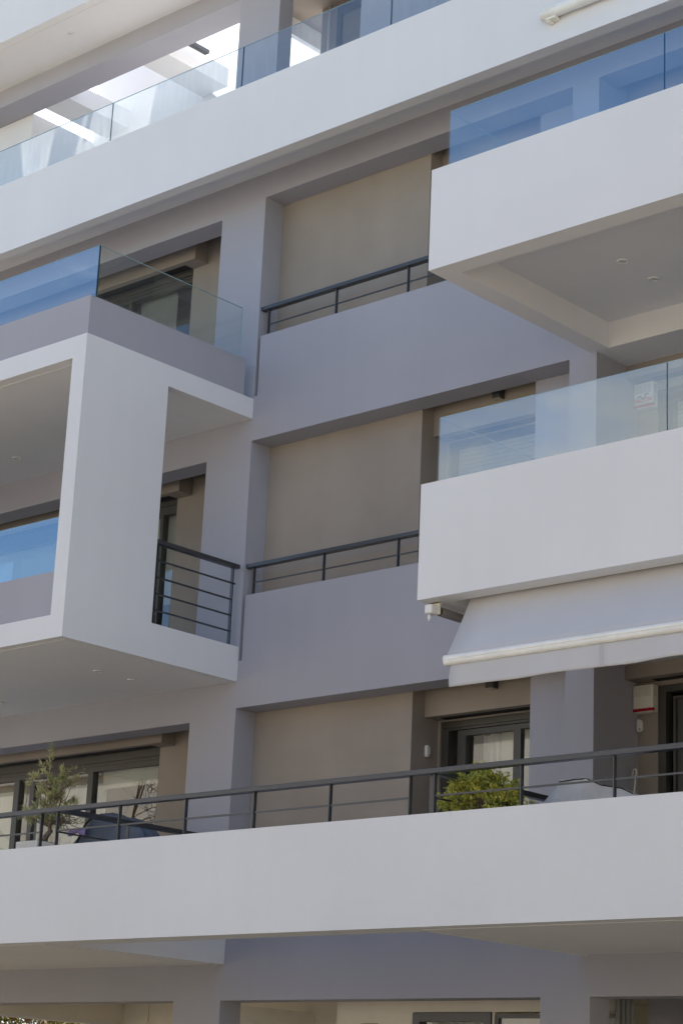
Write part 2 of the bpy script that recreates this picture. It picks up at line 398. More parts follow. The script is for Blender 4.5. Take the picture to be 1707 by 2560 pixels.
m = MB().box(-24.60, -22.0, 25.5, 25.7, 16.8, 20.654).box(-22.05, -21.85, 24.3, 25.5, 16.8, 20.654)
obj('penthouse_wall', m, 'tan', bld)
m = MB().box(-24.15, -24.05, 25.44, 25.5, 16.8, 20.5).box(-24.05, -22.05, 25.40, 25.5, 20.35, 20.5).box(-22.15, -22.05, 25.44, 25.5, 16.8, 20.35)
w = obj('window', m, 'frame', bld); obj('pane', box(-24.05, -22.15, 25.47, 25.48, 16.85, 20.35), 'win_glass', w)
obj('downpipe', MB().cyl((-24.32, 25.42, 16.8), (-24.32, 25.42, 20.6), .03), 'plastic', bld, smooth=True)

# ground floor behind the pillars
m = MB().box(-24.36, -24.112, YB+.01, 26.08, GZ, 1.875).box(-24.36, -20.9, 26.08, 26.3, GZ, 2.02)
obj('lobby_wall', m, 'cream', bld)
m = MB().grid([-24.0, -21.02, -19.5, -19.46, -17.0], [GZ, 1.76, 1.80, 2.46], lambda x, z: not (z < 1.8 and -21.02 < x < -19.5 or z < 1.76 and x > -19.46), 24.94, 25.14)
obj('lobby_wall', MB().box(-22.6, -21.02, 24.94, 25.14, GZ, 2.46).box(-21.02, -17.2, 24.94, 25.14, 1.80, 2.46).box(-19.5, -19.46, 24.94, 25.14, GZ, 1.8), 'cream', bld)
m = MB().box(-21.02, -20.88, 24.91, 25.1, GZ, 1.79).box(-20.88, -19.64, 24.91, 25.1, 1.66, 1.79).box(-19.64, -19.51, 24.91, 25.1, GZ, 1.79)
w = obj('entrance_door', m, 'rail', bld); obj('pane', box(-20.88, -19.64, 25.0, 25.012, GZ, 1.66), 'win_glass', w)
m = MB().box(-19.455, -19.40, 24.96, 25.1, GZ, 1.765).box(-19.40, -17.3, 24.96, 25.1, 1.71, 1.765)
w = obj('entrance_door', m, 'rail', bld); obj('pane', box(-19.40, -17.3, 25.0, 25.012, GZ, 1.71), 'win_glass', w)
obj('letter_plate', box(-22.07, -21.73, 24.92, 24.938, 1.45, 1.63), 'bark', bld)
m = MB().box(-30.5, -30.2, YB+.01, 27.3, 1.735, 2.395).box(-30.2, -24.4, 27.3, 27.5, GZ, 2.395).box(-29.58, -29.5, 27.27, 27.3, GZ, 2.395)
obj('lobby_wall', m, 'cream', bld)
obj('wall_trim', box(-30.2, -30.185, YB+.01, 27.26, 1.735, 1.765), 'white', bld)
for i in range(4):
    yy = 24.36+i*.115
    obj('drain_pipe', MB().cyl((-16.86, yy, GZ), (-16.86, yy, 1.98), .035), 'steel', bld, smooth=True)
m = MB().box(-16.94, XR, YB+.005, 24.9, 1.99, 2.2).box(-18, XR, 26.8, 27, GZ, 2.3).box(-17.0, XR, 26.3, 26.8, 1.72, 2.0)
obj('garage_beam', m, 'grey', bld)
obj('rear_sun_block', box(XL, XR, 31.7, 32, GZ, 2.39), 'cream', bld)  # unseen wall, added to block sun coming in from behind
obj('ground_ceiling', box(XL, XR, YB+.009, 32, 2.40, 2.495), 'cream', bld)

# ------------------------------------------------------------------ glass balustrades
def pane_x(x0, x1, y, z0, z1, parent, t=.018, mat='rail_glass'):
    p = obj('glass_pane', box(x0+.006, x1-.006, y, y+t, z0, z1), mat, parent)
    obj('top_edge', box(x0+.006, x1-.006, y, y+t, z1+.001, z1+.007), 'edge', p)
    return p
def glass_set(label, joints, y, z0, z1, mat='rail_glass'):
    t = thing('glass_balustrade', label, 'balustrade', (joints[-1], y, z0), 'frameless glass balustrades on the balconies')
    for a, b in zip(joints[:-1], joints[1:]): pane_x(a, b, y, z0, z1, t, mat=mat)
    for a in joints[1:-1]: obj('joint_seal', box(a-.006, a+.006, y-.003, y+.021, z0, z1-.002), 'seal', t)
    return t
t = glass_set('long clear glass balustrade on the white top terrace parapet', [-37.7, -34.2, -30.74, -27.29, -23.84, -20.37, -16.9, -13.45, -10, -6.5, -3], 22.75, 17.50, 18.355, 'top_glass')
t = glass_set('deep blue reflecting glass balustrade on the upper right white balcony', [-16.775, -13.24, -9.7, -6.2, -2.7], 20.06, 12.80, 13.715)
obj('glass_pane', box(-16.793, -16.775, 20.06, YM-.05, 12.3, 13.715), 'side_glass', t); obj('top_edge', box(-16.793, -16.775, 20.08, YM-.05, 13.716, 13.722), 'edge', t)
t = glass_set('glass balustrade mirroring clouds on the middle right white balcony above the awning', [-16.79, -13.205, -9.7, -6.2, -2.7], 20.06, 8.21, 9.18, 'pale_glass')
obj('glass_pane', box(-16.808, -16.79, 20.06, YM-.05, 7.7, 9.18), 'side_glass', t); obj('top_edge', box(-16.808, -16.79, 20.08, YM-.05, 9.181, 9.187), 'edge', t)
t = thing('glass_balustrade', 'corner glass balustrade on the grey parapet topping the left box bay', 'balustrade', (-24.1, 20.1, 12.775), 'frameless glass balustrades on the balconies')
pane_x(-33.4, -30.0, 20.07, 12.74, 13.635, t); pane_x(-30.0, -24.10, 20.07, 12.74, 13.635, t)
obj('joint_seal', box(-24.108, -24.094, 20.066, 20.09, 12.76, 13.632), 'seal', t)
p = obj('glass_pane', box(-24.122, -24.104, 20.10, 23.37, 12.76, 13.635), 'side_glass', t)
obj('top_edge', box(-24.122, -24.104, 20.10, 23.37, 13.636, 13.645), 'edge', p); obj('end_edge', box(-24.122, -24.104, 23.371, 23.381, 12.776, 13.64), 'edge', p)
t = glass_set('glass balustrade inside the front opening of the white box bay', [-33.15, -29.6, -24.475], 20.07, 8.201, 9.09)

# ------------------------------------------------------------------ metal railings
def flat_post(x, y, z0, z1, parent, ax='x'):
    if ax == 'x': return obj('post', box(x-.008, x+.008, y-.028, y+.028, z0, z1), 'rail', parent)
    return obj('post', box(x-.028, x+.028, y-.008, y+.008, z0, z1), 'rail', parent)
grp = 'graphite metal railings of the facade'
t = thing('balcony_railing', 'long dark metal railing along the white first floor parapet, with two rails turning inward', 'railing', (-20.5, 20.1, 3.88), grp)
yr = 20.10
obj('handrail', box(XL, XR, yr-.06, yr+.06, 4.395, 4.463), 'rail', t, bevel=.004)
for a, b in ((XL, -24.37), (-24.0, -17.115), (-16.71, XR)):
    obj('mid_rail', box(a, b, yr-.012, yr+.012, 4.105, 4.128), 'rail', t)
for x in [-24.37-1.385*i for i in range(10)]+[-24.0, -22.625, -21.246, -19.895, -18.497, -17.117]+[-16.71+1.37*i for i in range(13)]:
    flat_post(x, yr, 3.882, 4.395, t)
for x in (-24.0, -16.75):
    obj('handrail', box(x-.055, x+.055, yr+.06, YM-.02, 4.392, 4.46), 'rail', t)
    obj('mid_rail', box(x-.012, x+.012, yr+.03, YM-.02, 4.09, 4.113), 'rail', t)
    for y in (21.5, 22.9): flat_post(x, y, 2.98, 4.392, t, 'y')
flat_post(-16.79, 20.13, 3.882, 4.392, t, 'y')
for z0, lab in ((13.255, 'short dark railing on the upper grey stairwell parapet beside the upper white balcony'),
                (8.575, 'short dark railing on the lower grey stairwell parapet beside the middle white balcony')):
    t = thing('parapet_railing', lab, 'railing', (-20.8, 23.93, z0), grp)
    h = .575 if z0 > 10 else .56
    obj('handrail', box(-24.16, -17.44, 23.87, 23.99, z0+h-.068, z0+h), 'rail', t, bevel=.004)
    obj('mid_rail', box(-24.0, -17.5, 23.92, 23.94, z0+.222, z0+.243), 'rail', t)
    for x in (-24.0, -22.4, -20.8, -19.2, -17.6): flat_post(x, 23.93, z0, z0+h-.068, t)
t = thing('box_railing', 'four bar dark railing in the side opening of the white box bay', 'railing', (-24.22, 22.8, 7.69), grp)
obj('handrail', box(-24.28, -24.16, 21.835, 23.745, 9.03, 9.10), 'rail', t, bevel=.004)
for i, z in enumerate((8.757, 8.474, 8.201, 7.928)):
    obj('bar', box(-24.215, -24.19, 21.85, 23.69 if i == 0 else 23.62, z-.013, z+.013), 'rail', t)
for y in (21.90, 23.63):
    obj('post', box(-24.245, -24.19, y-.012, y+.012, 7.69, 9.03), 'rail', t)

# ------------------------------------------------------------------ awnings
t = thing('awning', 'pale grey fabric awning with a white front bar under the middle right balcony', 'awning', (-15, 20.2, 6.6))
XA = -16.43
f0 = Vector((20.52, 7.02)); f1 = Vector((19.915, 5.85))
vs = []; fs = []; nx, nz = 40, 14
for i in range(nx+1):
    for j in range(nz+1):
        s_ = j/nz; x = XA+(XR-XA)*i/nx
        sag = .018*math.sin(math.pi*s_)*(1+.3*math.sin(x*1.7))
        vs.append((x, f0.x+(f1.x-f0.x)*s_+sag*.8, f0.y+(f1.y-f0.y)*s_-sag*.4))
for i in range(nx):
    for j in range(nz):
        a = i*(nz+1)+j; fs.append((a, a+nz+1, a+nz+2, a+1))
o = obj('canopy', MB().add(vs, fs), 'fabric', t, smooth=True)
md = o.modifiers.new('thick', 'SOLIDIFY'); md.thickness = .004
prof = [(19.90, 5.862), (19.872, 5.835), (19.872, 5.80), (19.88, 5.795), (19.88, 5.775), (19.89, 5.752), (19.915, 5.735), (19.96, 5.735), (19.975, 5.76), (19.965, 5.862)]
o = obj('front_bar', MB().prism(prof, 'x', XA-.02, XR), 'alu', t, bevel=.004)
obj('end_cap', MB().prism([(a+(a-19.92)*.06, b+(b-5.8)*.06) for a, b in prof], 'x', XA-.034, XA-.02), 'plastic', t)
vs = []; fs = []; nx, nz = 120, 8
for i in range(nx+1):
    for j in range(nz+1):
        s_ = j/nz; x = XA+.06+(XR-XA)*i/nx - .03*math.sin(s_*2.4)*(1 if i == 0 else 0)
        yy = 19.93+.014*math.sin(x*3.1+.6)*s_+.010*math.sin(x*7.3)*s_*s_
        vs.append((x, yy, 5.735-(.285+.006*math.sin(x*4))*s_))
for i in range(nx):
    for j in range(nz):
        a = i*(nz+1)+j; fs.append((a, a+nz+1, a+nz+2, a+1))
o = obj('valance', MB().add(vs, fs), 'fabric', t, smooth=True)
md = o.modifiers.new('thick', 'SOLIDIFY'); md.thickness = .003
obj('seam', MB().box(-14.07, -14.062, 19.905, 19.91, 5.455, 5.735).box(-14.04, -14.032, 19.905, 19.91, 5.455, 5.735), 'fabric', t)
obj('roller', MB().cyl((XA-.05, 20.60, 6.99), (XR, 20.60, 6.99), .055), 'tubefab', t, smooth=True)

t = thing('roller_blind', 'rolled up grey side blind with a white gear box under the middle right balcony', 'blind', (-16.9, 20.3, 6.6))
obj('roll', MB().cyl((-16.9, 20.31, 6.585), (-16.9, YM-.06, 6.585), .062, n=24), 'tubefab', t, smooth=False)
obj('end_disc', MB().cyl((-16.9, 20.285, 6.585), (-16.9, 20.309, 6.585), .056, n=20), 'lamp', t)
m = MB().box(-16.995, -16.82, 20.20, 20.24, 6.52, 6.688).box(-16.995, -16.82, 20.2, 20.27, 6.66, 6.688)
obj('bracket', m, 'ivory', t, bevel=.006)
obj('gear_box', box(-16.955, -16.835, 20.06, 20.2, 6.51, 6.635), 'plastic', t, bevel=.014)
obj('crank_eye', MB().tube([(-16.9, 20.10, 6.51), (-16.9, 20.10, 6.46), (-16.897, 20.10, 6.41)], [.012, .022, .014], 10), 'plastic', t, smooth=True)

t = thing('awning_cassette', 'closed white awning cassette lying along the top terrace parapet', 'awning', (-15, 22.6, 16.4))
cy, cz, r = 22.595, 16.515, .092
pr = [(cy+r*math.cos(a), cz+r*1.02*math.sin(a)) for a in [2*math.pi*i/28 for i in range(28)]]
obj('cassette', MB().prism(pr, 'x', -17.10, XR), 'alu', t, bevel=.003)
obj('end_cap', MB().prism([(cy+(a-cy)*1.04, cz+(b-cz)*1.04) for a, b in pr], 'x', -17.13, -17.10), 'plastic', t)
obj('ridge', MB().box(-17.02, -16.80, cy-.099, cy-.085, cz+.005, cz+.035), 'plastic', t, bevel=.006)
obj('bracket', MB().box(-17.04, -16.86, 22.56, 22.699, 16.385, 16.44).box(-17.04, -16.96, 22.58, 22.699, 16.36, 16.385), 'ivory', t, bevel=.005)

# ------------------------------------------------------------------ alarm boxes, sensors, lamps, spotlights
def alarm(label, dz, sign):
    x0, x1, zt = -16.92, -16.58, 6.42+dz
    t = thing('alarm_siren', label, 'alarm box', (x0+.17, 24.86, zt-.4), 'alarm siren boxes beside balcony doors')
    d = .13
    m = MB().prism([(24.80, zt), (24.935, zt), (24.935, zt-.40), (24.81, zt-.40), (24.81, zt-.385), (24.86, zt-.385), (24.86, zt-.34), (24.80, zt-.34)], 'x', x0, x1)
    obj('housing', m, 'ivory' if not sign else 'plastic', t, bevel=.004)
    obj('red_strobe', box(x0-.008, x1-.002, 24.803, 24.858, zt-.384, zt-.341), 'red', t, bevel=.006)
    m = MB()
    for i in range(9):
        for c in range(2):
            m.box(x0+.02+c*.15, x0+.155+c*.15, 24.797, 24.7995, zt-.033-i*.016, zt-.029-i*.016)
        m.box(x1+.0005, x1+.003, 24.84, 24.895, zt-.04-i*.016, zt-.034-i*.016)
    obj('vent_slats', m, 'vent', t)
    if sign:
        cu = bpy.data.curves.new('sign_text', 'FONT'); cu.body = 'FALCON'; cu.size = .064; cu.align_x = 'CENTER'; cu.extrude = .0006; cu.offset = .0012
        tmp = bpy.data.objects.new('sign_text', cu); COL.objects.link(tmp)
        bpy.context.view_layer.update()
        me = bpy.data.meshes.new_from_object(tmp.evaluated_get(bpy.context.evaluated_depsgraph_get()))
        bpy.data.objects.remove(tmp)
        for v in me.vertices: v.co.x *= .82
        lo = bpy.data.objects.new('lettering', me); COL.objects.link(lo); lo.parent = t
        me.materials.append(M['redtext'])
        lo.rotation_euler = (math.pi/2, 0, 0)
        lo.location = W((x0+x1)/2-.005, 24.7975, zt-.312)-Vector(t.location)
        cx, cz = (x0+x1)/2-.01, zt-.225
        w = [(-.125, -.02), (-.09, .02), (-.05, .028), (-.015, -.012), (0, -.022), (.015, -.012), (.045, .04), (.085, .05), (.118, .022),
             (.085, .03), (.055, .018), (.022, -.03), (.004, -.055), (-.018, -.032), (-.052, .006), (-.09, -.004)]
        obj('bird_emblem', MB().prism([(cx+a, cz+b) for a, b in w], 'y', 24.7965, 24.799), 'greyprint', t)
    return t
alarm('ivory alarm siren with a red lower band beside the first floor balcony door', 0, False)
alarm('white alarm siren printed FALCON behind the middle right glass balustrade', 4.69, True)
def sensor(label, c, axis):
    t = thing('motion_sensor', label, 'sensor', c, 'white wedge shaped wall sensors')
    x, y, z = c
    pts = [(-.045, .08), (-.02, .095), (.02, .09), (.05, .05), (.055, -.06), (.035, -.09), (-.03, -.095), (-.045, -.07)]
    if axis == 'y':
        m = MB().prism([(x+a, z+b) for a, b in pts], 'y', y-.06, y)
        e = box(x+.005, x+.035, y-.064, y-.058, z-.075, z-.045)
    else:
        m = MB().prism([(y+a*.9, z+b) for a, b in pts], 'x', x, x+.06)
        e = box(x+.058, x+.064, y+.0, y+.03, z-.075, z-.045)
    obj('body', m, 'plastic', t, bevel=.012); obj('sensor_eye', e, 'vent', t)
sensor('white wall sensor just under the ivory alarm siren', (-16.876, 24.932, 5.85), 'y')
sensor('white wall sensor on the dark side of the shaft left of the first floor window', (-20.705, 24.648, 5.763), 'x')
for dz, lab in ((0, 'small dark wall lamp above the first floor window, by the awning hem'), (4.71, 'small dark wall lamp above the middle right glass balustrade')):
    t = thing('wall_lamp', lab, 'lamp', (-19.3, 24.5, 6.65+dz), 'dark box wall lamps')
    obj('housing', box(-19.40, -19.25, 24.45, 24.588, 6.595+dz, 6.80+dz), 'lamp', t, bevel=.006)
    obj('diffuser', box(-19.385, -19.265, 24.465, 24.575, 6.588+dz, 6.594+dz), 'vent', t)
def spot(label, x, y, z):
    t = thing('recessed_spotlight', label, 'spotlight', (x, y, z), 'white round spotlights recessed in the balcony ceilings')
    n = 28; vs = []; fs = []
    rings = [(.088, 0), (.084, -.014), (.062, -.016), (.05, .004)]
    for r, dz in rings: vs += [(x+r*math.cos(2*math.pi*i/n), y+r*math.sin(2*math.pi*i/n), z+dz) for i in range(n)]
    for k in range(3): fs += [(k*n+i, k*n+(i+1) % n, (k+1)*n+(i+1) % n, (k+1)*n+i) for i in range(n)]
    obj('trim_ring', MB().add(vs, fs), 'plastic', t, smooth=True)
    obj('lens', MB().cyl((x, y, z-.004), (x, y, z-.002), .052, n=24), 'lens', t)
spot('spotlight in the ceiling of the upper right balcony, nearer the white front', -15.25, 22.06, 11.76)
spot('spotlight in the ceiling of the upper right balcony, nearer the wall', -15.25, 22.83, 11.76)
spot('spotlight under the white box bay, nearer its front', -25.6, 22.03, 7.10)
spot('spotlight under the white box bay, nearer the grey wall', -25.62, 22.81, 7.10)
spot('spotlight under the white box bay at the left edge of the picture', -29.2, 22.87, 7.10)
spot('spotlight in the ceiling inside the white box bay', -29.35, 22.88, 11.735)
spot('spotlight under the roof overhang at the top left', -29.23, 23.12, 20.67)

# ------------------------------------------------------------------ plants and furniture on the first floor
def leaf(m, p, d, L, wd, rng):
    d = d.normalized(); s_ = d.orthogonal().normalized(); s_ = Quaternion(d, rng.uniform(0, 6.28)) @ s_
    up = d.cross(s_)
    q = p+d*L*.5+up*L*.06
    m.add([p, q+s_*wd, p+d*L, q-s_*wd], [(0, 1, 2, 3)])
def rdir(rng):
    while 1:
        v = Vector((rng.uniform(-1, 1), rng.uniform(-1, 1), rng.uniform(-1, 1)))
        if .05 < v.length < 1: return v.normalized()
t = thing('boxwood_bush', 'rounded yellow green bush behind the first floor railing, beside the window', 'bush', (-16.4, 20.8, 2.96))
rng = random.Random(5); m = MB(); sm = MB()
base = Vector((-16.33, 20.78, 3.35))
cl = []
lobes = [(-16.40, 20.74, 4.04, .40, .30, .34), (-16.66, 20.70, 3.98, .30, .26, .26), (-16.14, 20.74, 4.02, .25, .24, .24), (-16.42, 20.72, 4.30, .24, .2, .17), (-16.75, 20.68, 4.06, .22, .2, .2), (-16.56, 20.7, 4.22, .24, .2, .2)]
for i in range(500):
    c = lobes[i % len(lobes)]
    d = rdir(rng); d.z = d.z if d.z > -.3 else -d.z
    rr = rng.uniform(.55, 1.06)
    cl.append((Vector((c[0]+d.x*c[3]*rr, c[1]+d.y*c[4]*rr, c[2]+d.z*c[5]*rr)), d))
for k in range(9): cl.append((Vector((-16.42+rng.uniform(-.14, .16), 20.7+rng.uniform(-.1, .1), 4.46+rng.uniform(-.02, .07))), Vector((rng.uniform(-.3, .3), 0, 1))))
for i in range(70):
    c = lobes[rng.randrange(len(lobes))]; d = rdir(rng); d.z = abs(d.z)*.9+.1; rr = rng.uniform(1.12, 1.38)
    cl.append((Vector((c[0]+d.x*c[3]*rr, c[1]+d.y*c[4]*rr, c[2]+d.z*c[5]*rr)), d))
for p, d in cl:
    sm.tube([base+(p-base)*.6, p, p+d*.06], [.006, .004, .002], 4)
    for q in range(17):
        dd = (d*.8+rdir(rng)).normalized()
        leaf(m, p+rdir(rng)*.035+d*rng.uniform(-.04, .07), dd, rng.uniform(.035, .062), .016, rng)
sm.tube([(-16.36, 20.75, 3.2), (-16.33, 20.76, 3.6), (-16.38, 20.74, 4.0)], [.03, .025, .012], 7)
obj('foliage', m, 'bush', t); obj('stems', sm, 'bark', t)
t = thing('plant_pot', 'cream pot holding the rounded bush, behind the white parapet', 'pot', (-16.36, 20.8, 2.96))
obj('pot', MB().cyl((-16.36, 20.82, 2.97), (-16.36, 20.82, 3.42), .19, .26, n=24), 'cream', t); obj('soil', MB().cyl((-16.36, 20.82, 3.40), (-16.36, 20.82, 3.43), .24, n=24), 'bark', t)

t = thing('planter_box', 'cream square planter at the left end of the first floor balcony', 'planter', (-26.4, 21.75, 2.97))
m = MB().prism([(-26.64, 2.98), (-26.20, 2.98), (-26.155, 4.285), (-26.69, 4.285)], 'y', 21.5, 22.0)
obj('pot', m, 'cream', t, bevel=.01); obj('soil', box(-26.64, -26.2, 21.55, 21.95, 4.287, 4.295), 'bark', t)
t = thing('potted_shrub', 'tall loose shrub with narrow leaves growing from the cream planter', 'shrub', (-26.3, 21.75, 4.28))
rng = random.Random(21); wood = MB(); lf = MB()
def tuft(p, d, n, L):
    for k in range(int(n*1.1)):
        dd = (d*.9+rdir(rng)*.9+Vector((0, 0, .15))).normalized()
        leaf(lf, p-d*rng.uniform(0, .10), dd, L*rng.uniform(.7, 1.2), L*.085, rng)
def limb(p, q, r0, r1, bend=.06, n=5):
    pts = []
    for i in range(n+1):
        s_ = i/n; v = p.lerp(q, s_)
        if 0 < i < n: v = v+rdir(rng)*bend*(q-p).length*.5
        pts.append(v)
    wood.tube(pts, [r0+(r1-r0)*i/n for i in range(n+1)], 6)
    return pts
B0 = Vector((-26.27, 21.75, 4.29)); K1 = Vector((-26.17, 21.75, 4.53)); K2 = Vector((-26.10, 21.75, 4.72))
wood.tube([B0, Vector((-26.24, 21.75, 4.38)), Vector((-26.14, 21.75, 4.46)), K1, Vector((-26.18, 21.75, 4.62))], [.055, .045, .042, .035, .022], 8)
# leader
lead = limb(K1, Vector((-26.24, 21.75, 5.25)), .022, .012)+limb(Vector((-26.24, 21.75, 5.25)), Vector((-26.29, 21.75, 5.86)), .011, .005)
for z in (5.40, 5.5, 5.62, 5.72, 5.80, 5.87):
    x = -26.29+rng.uniform(-.015, .015)
    tuft(Vector((x, 21.75, z)), Vector((rng.uniform(-.5, .5), 0, 1)).normalized(), 13 if z > 5.6 else 7, .11)
tuft(Vector((-26.50, 21.75, 5.58)), Vector((-.6, 0, .6)), 14, .12); limb(Vector((-26.27, 21.75, 5.45)), Vector((-26.50, 21.75, 5.58)), .005, .003)
# branches
ends = []
for k in range(46):
    a = rng.uniform(0, 6.28)
    rad = rng.uniform(.1, .62); z = rng.uniform(4.62, 5.36)
    q = Vector((-26.16+math.cos(a)*rad, 21.75+math.sin(a)*rad*.55, z))
    s_ = lead[rng.randint(0, 5)] if z > 4.8 else K1.lerp(K2, rng.random())
    if s_.z > q.z-.02: s_ = K1
    limb(s_, q, rng.uniform(.009, .015), .004, .22); ends.append((q, (q-s_).normalized()))
    tuft(q, (q-s_).normalized(), rng.randint(16, 30), .11)
    mid = s_.lerp(q, .7); tuft(mid, (q-s_).normalized(), 9, .10)
for q in ((-26.72, 5.40), (-26.60, 5.43), (-26.43, 5.47), (-26.80, 5.30), (-25.95, 5.46), (-25.86, 5.40)):
    q = Vector((q[0], 21.75, q[1])); limb(lead[4], q, .009, .003, .2); tuft(q, Vector((q.x+26.2, 0, .4)).normalized(), 18, .12)
for x, z in ((-25.62, 5.48), (-25.45, 5.42), (-25.75, 5.5)):
    q = Vector((x, 21.75, z)); limb(Vector((-25.95, 21.75, 4.9)), q, .007, .003, .15); tuft(q, Vector((.5, 0, .6)), 5, .10)
limb(K1, Vector((-25.95, 21.75, 4.9)), .014, .008)
limb(K1, Vector((-26.80, 21.75, 4.75)), .012, .006); limb(Vector((-26.80, 21.75, 4.75)), Vector((-26.82, 21.75, 5.38)), .007, .003)
for k in range(14): tuft(Vector((-26.72+rng.uniform(-.2, .22), 21.75, 4.72+rng.uniform(-.06, .1))), rdir(rng), 8, .11)
for k in range(26):     # bare twigs low on the right
    a = Vector((-26.05, 21.75, 4.6)); q = Vector((-25.7+rng.uniform(-.3, .45), 21.75+rng.uniform(-.25, .25), 4.55+rng.uniform(-.12, .16)))
    limb(a, q, .008, .003, .3); 
    if k % 2: tuft(q, (q-a).normalized(), 7, .09)
obj('foliage', lf, 'oleander', t); obj('trunk', wood, 'bark', t, smooth=True)

def draped(name_, rows, y0, y1, parent, mat, fold=.03, seed=1, lean=.12):
    """cloth over a block: rows are (x0, x1, z) from the floor up; closes over the top with soft folds"""
    rng = random.Random(seed); n = 96; vs = []; fs = []
    ph = [rng.uniform(0, 6.28) for _ in range(6)]
    for ri, (x0, x1, z0, z1, ins) in enumerate(rows):
        for i in range(n):
            a = 2*math.pi*i/n
            c, s_ = math.cos(a), math.sin(a)
            e = 5.0
            rr = (abs(c)**e+abs(s_)**e)**(-1/e)
            amp = fold*(1-ri/len(rows))
            w_ = 1+amp*(math.sin(a*9+ph[0])+.7*math.sin(a*15+ph[1]+ri*.2)+.5*math.sin(a*23+ph[2]))
            u = .5+.5*c*rr*w_; v = .5+.5*s_*rr*w_
            x = x0+(x1-x0)*u; y = (y0+ins)+((y1-ins)-(y0+ins))*v
            vs.append((x, y, z0+(z1-z0)*u+.012*math.sin(a*5+ph[3]+ri)*(ri > 1)))
    for r in range(len(rows)-1):
        fs += [(r*n+i, r*n+(i+1) % n, (r+1)*n+(i+1) % n, (r+1)*n+i) for i in range(n)]
    fs.append(tuple((len(rows)-1)*n+i for i in range(n)))
    return obj(name_, MB().add(vs, fs), mat, parent, smooth=True)
t = thing('barbecue_cover', 'blue grey fabric cover over a barbecue at the left of the first floor balcony', 'cover', (-25.4, 22.5, 2.97))
draped('cover', [(-26.75, -24.45, 2.99, 2.99, 0), (-26.55, -24.48, 3.6, 3.6, .02), (-26.30, -24.52, 4.32, 4.30, .04), (-26.08, -24.60, 4.52, 4.44, .06), (-25.88, -24.72, 4.72, 4.58, .10), (-25.74, -24.86, 4.80, 4.65, .16), (-25.5, -25.0, 4.81, 4.69, .25)], 22.2, 22.85, t, 'bluecover', .06, 3)
obj('strap', MB().tube([(-25.98, 22.18, 4.3), (-25.78, 22.16, 4.58), (-25.62, 22.22, 4.80)], [.018, .02, .014], 6), 'slot', t)
t = thing('folded_cloth', 'folded lilac cloth hanging on the blue grey barbecue cover', 'cloth', (-25.95, 22.12, 4.45))
m = MB(); n = 14; vs = []
for i in range(n+1):
    s_ = i/n; x = -26.15+.42*s_; zc = 4.475+.02*math.sin(s_*3.1)
    for dy, dz in ((0, .05), (-.05, .035), (-.055, -.01), (-.035, -.05-.015*math.sin(s_*9))): vs.append((x, 22.17+dy+.01*math.sin(s_*7), zc+dz))
m.add(vs, [(i*4+k, i*4+4+k, i*4+5+k, i*4+1+k) for i in range(n) for k in range(3)])
o = obj('cloth', m, 'lilac', t, smooth=True); md = o.modifiers.new('thick', 'SOLIDIFY'); md.thickness = .008

t = thing('barbecue_cover', 'light grey sloping fabric cover right of the rounded bush', 'cover', (-15.4, 21.6, 2.97))
rng_cover = random.Random(9)
top = [(-16.36, 3.85), (-16.09, 4.15), (-15.80, 4.425), (-15.55, 4.44), (-15.37, 4.43), (-15.28, 4.395), (-15.14, 4.335), (-14.99, 4.305), (-14.84, 4.275), (-14.66, 4.195), (-14.55, 4.05), (-14.50, 3.6)]
cols = []
for i, (x, z) in enumerate(top):
    if i: cols.append(((x+top[i-1][0])/2, (z+top[i-1][1])/2+rng_cover.uniform(-.004, .004)))
    cols.append((x, z))
vs = []; fs = []
rows = [(-.62, -1.2), (-.40, -.62), (-.22, -.30), (-.08, -.09), (0, 0), (.22, .015), (.42, 0), (.55, -.2), (.6, -1.2)]
K = len(rows)
for x, z in cols:
    seam = math.exp(-((x+15.37)/.04)**2)
    for k, (dy, dz) in enumerate(rows):
        pull = 1.0 if x < -15.4 else .7
        fold = .022*math.sin(x*17+k*.9)*(k < 4)*(1-k*.2)
        vs.append((x+(.10*(-dz))*(1 if x > -15.37 else .25)*(k < 4)*.4, 21.50+dy*pull*.55+fold-seam*.02*(k < 5), max(2.98, z+dz*.8+seam*.012*(k >= 3))))
for i in range(len(cols)-1): fs += [(i*K+k, (i+1)*K+k, (i+1)*K+k+1, i*K+k+1) for k in range(K-1)]
fs += [tuple(range(K)), tuple((len(cols)-1)*K+k for k in range(K))]
o = obj('cover', MB().add(vs, fs), 'greycover', t)
sd = o.modifiers.new('soft', 'SUBSURF'); sd.subdivision_type = 'SIMPLE'; sd.levels = sd.render_levels = 1
obj('top_flap', MB().prism([(21.50, 4.44), (21.72, 4.455), (21.72, 4.475), (21.50, 4.46)], 'x', -15.79, -15.42), 'fabric', t)
obj('piping', MB().tube([(-15.80, 21.49, 4.432), (-15.55, 21.49, 4.447), (-15.37, 21.49, 4.44), (-15.28, 21.49, 4.402), (-15.14, 21.49, 4.342), (-14.99, 21.49, 4.312), (-14.84, 21.49, 4.282), (-14.66, 21.49, 4.20)], .008, 6), 'slot', t)
t = thing('awning_crank', 'thin cream rod with a hooked top leaning by the balcony door', 'crank', (-16.99, 24.9, 2.97))
pts = [(-16.86, 24.62, 4.0), (-16.825, 24.68, 4.75), (-16.80, 24.70, 5.09)]+[(-16.82+.03*math.cos(a), 24.70, 5.13+.045*math.sin(a)) for a in (0, .6, 1.2, 1.8, 2.5)]+[(-16.855, 24.70, 5.12), (-16.865, 24.70, 5.085)]
obj('rod', MB().tube(pts, .013, 8), 'ivory', t, smooth=True)
t = thing('rattan_planter', 'dark woven planter in the corner of the box bay side opening', 'planter', (-24.6, 22.0, 7.48))
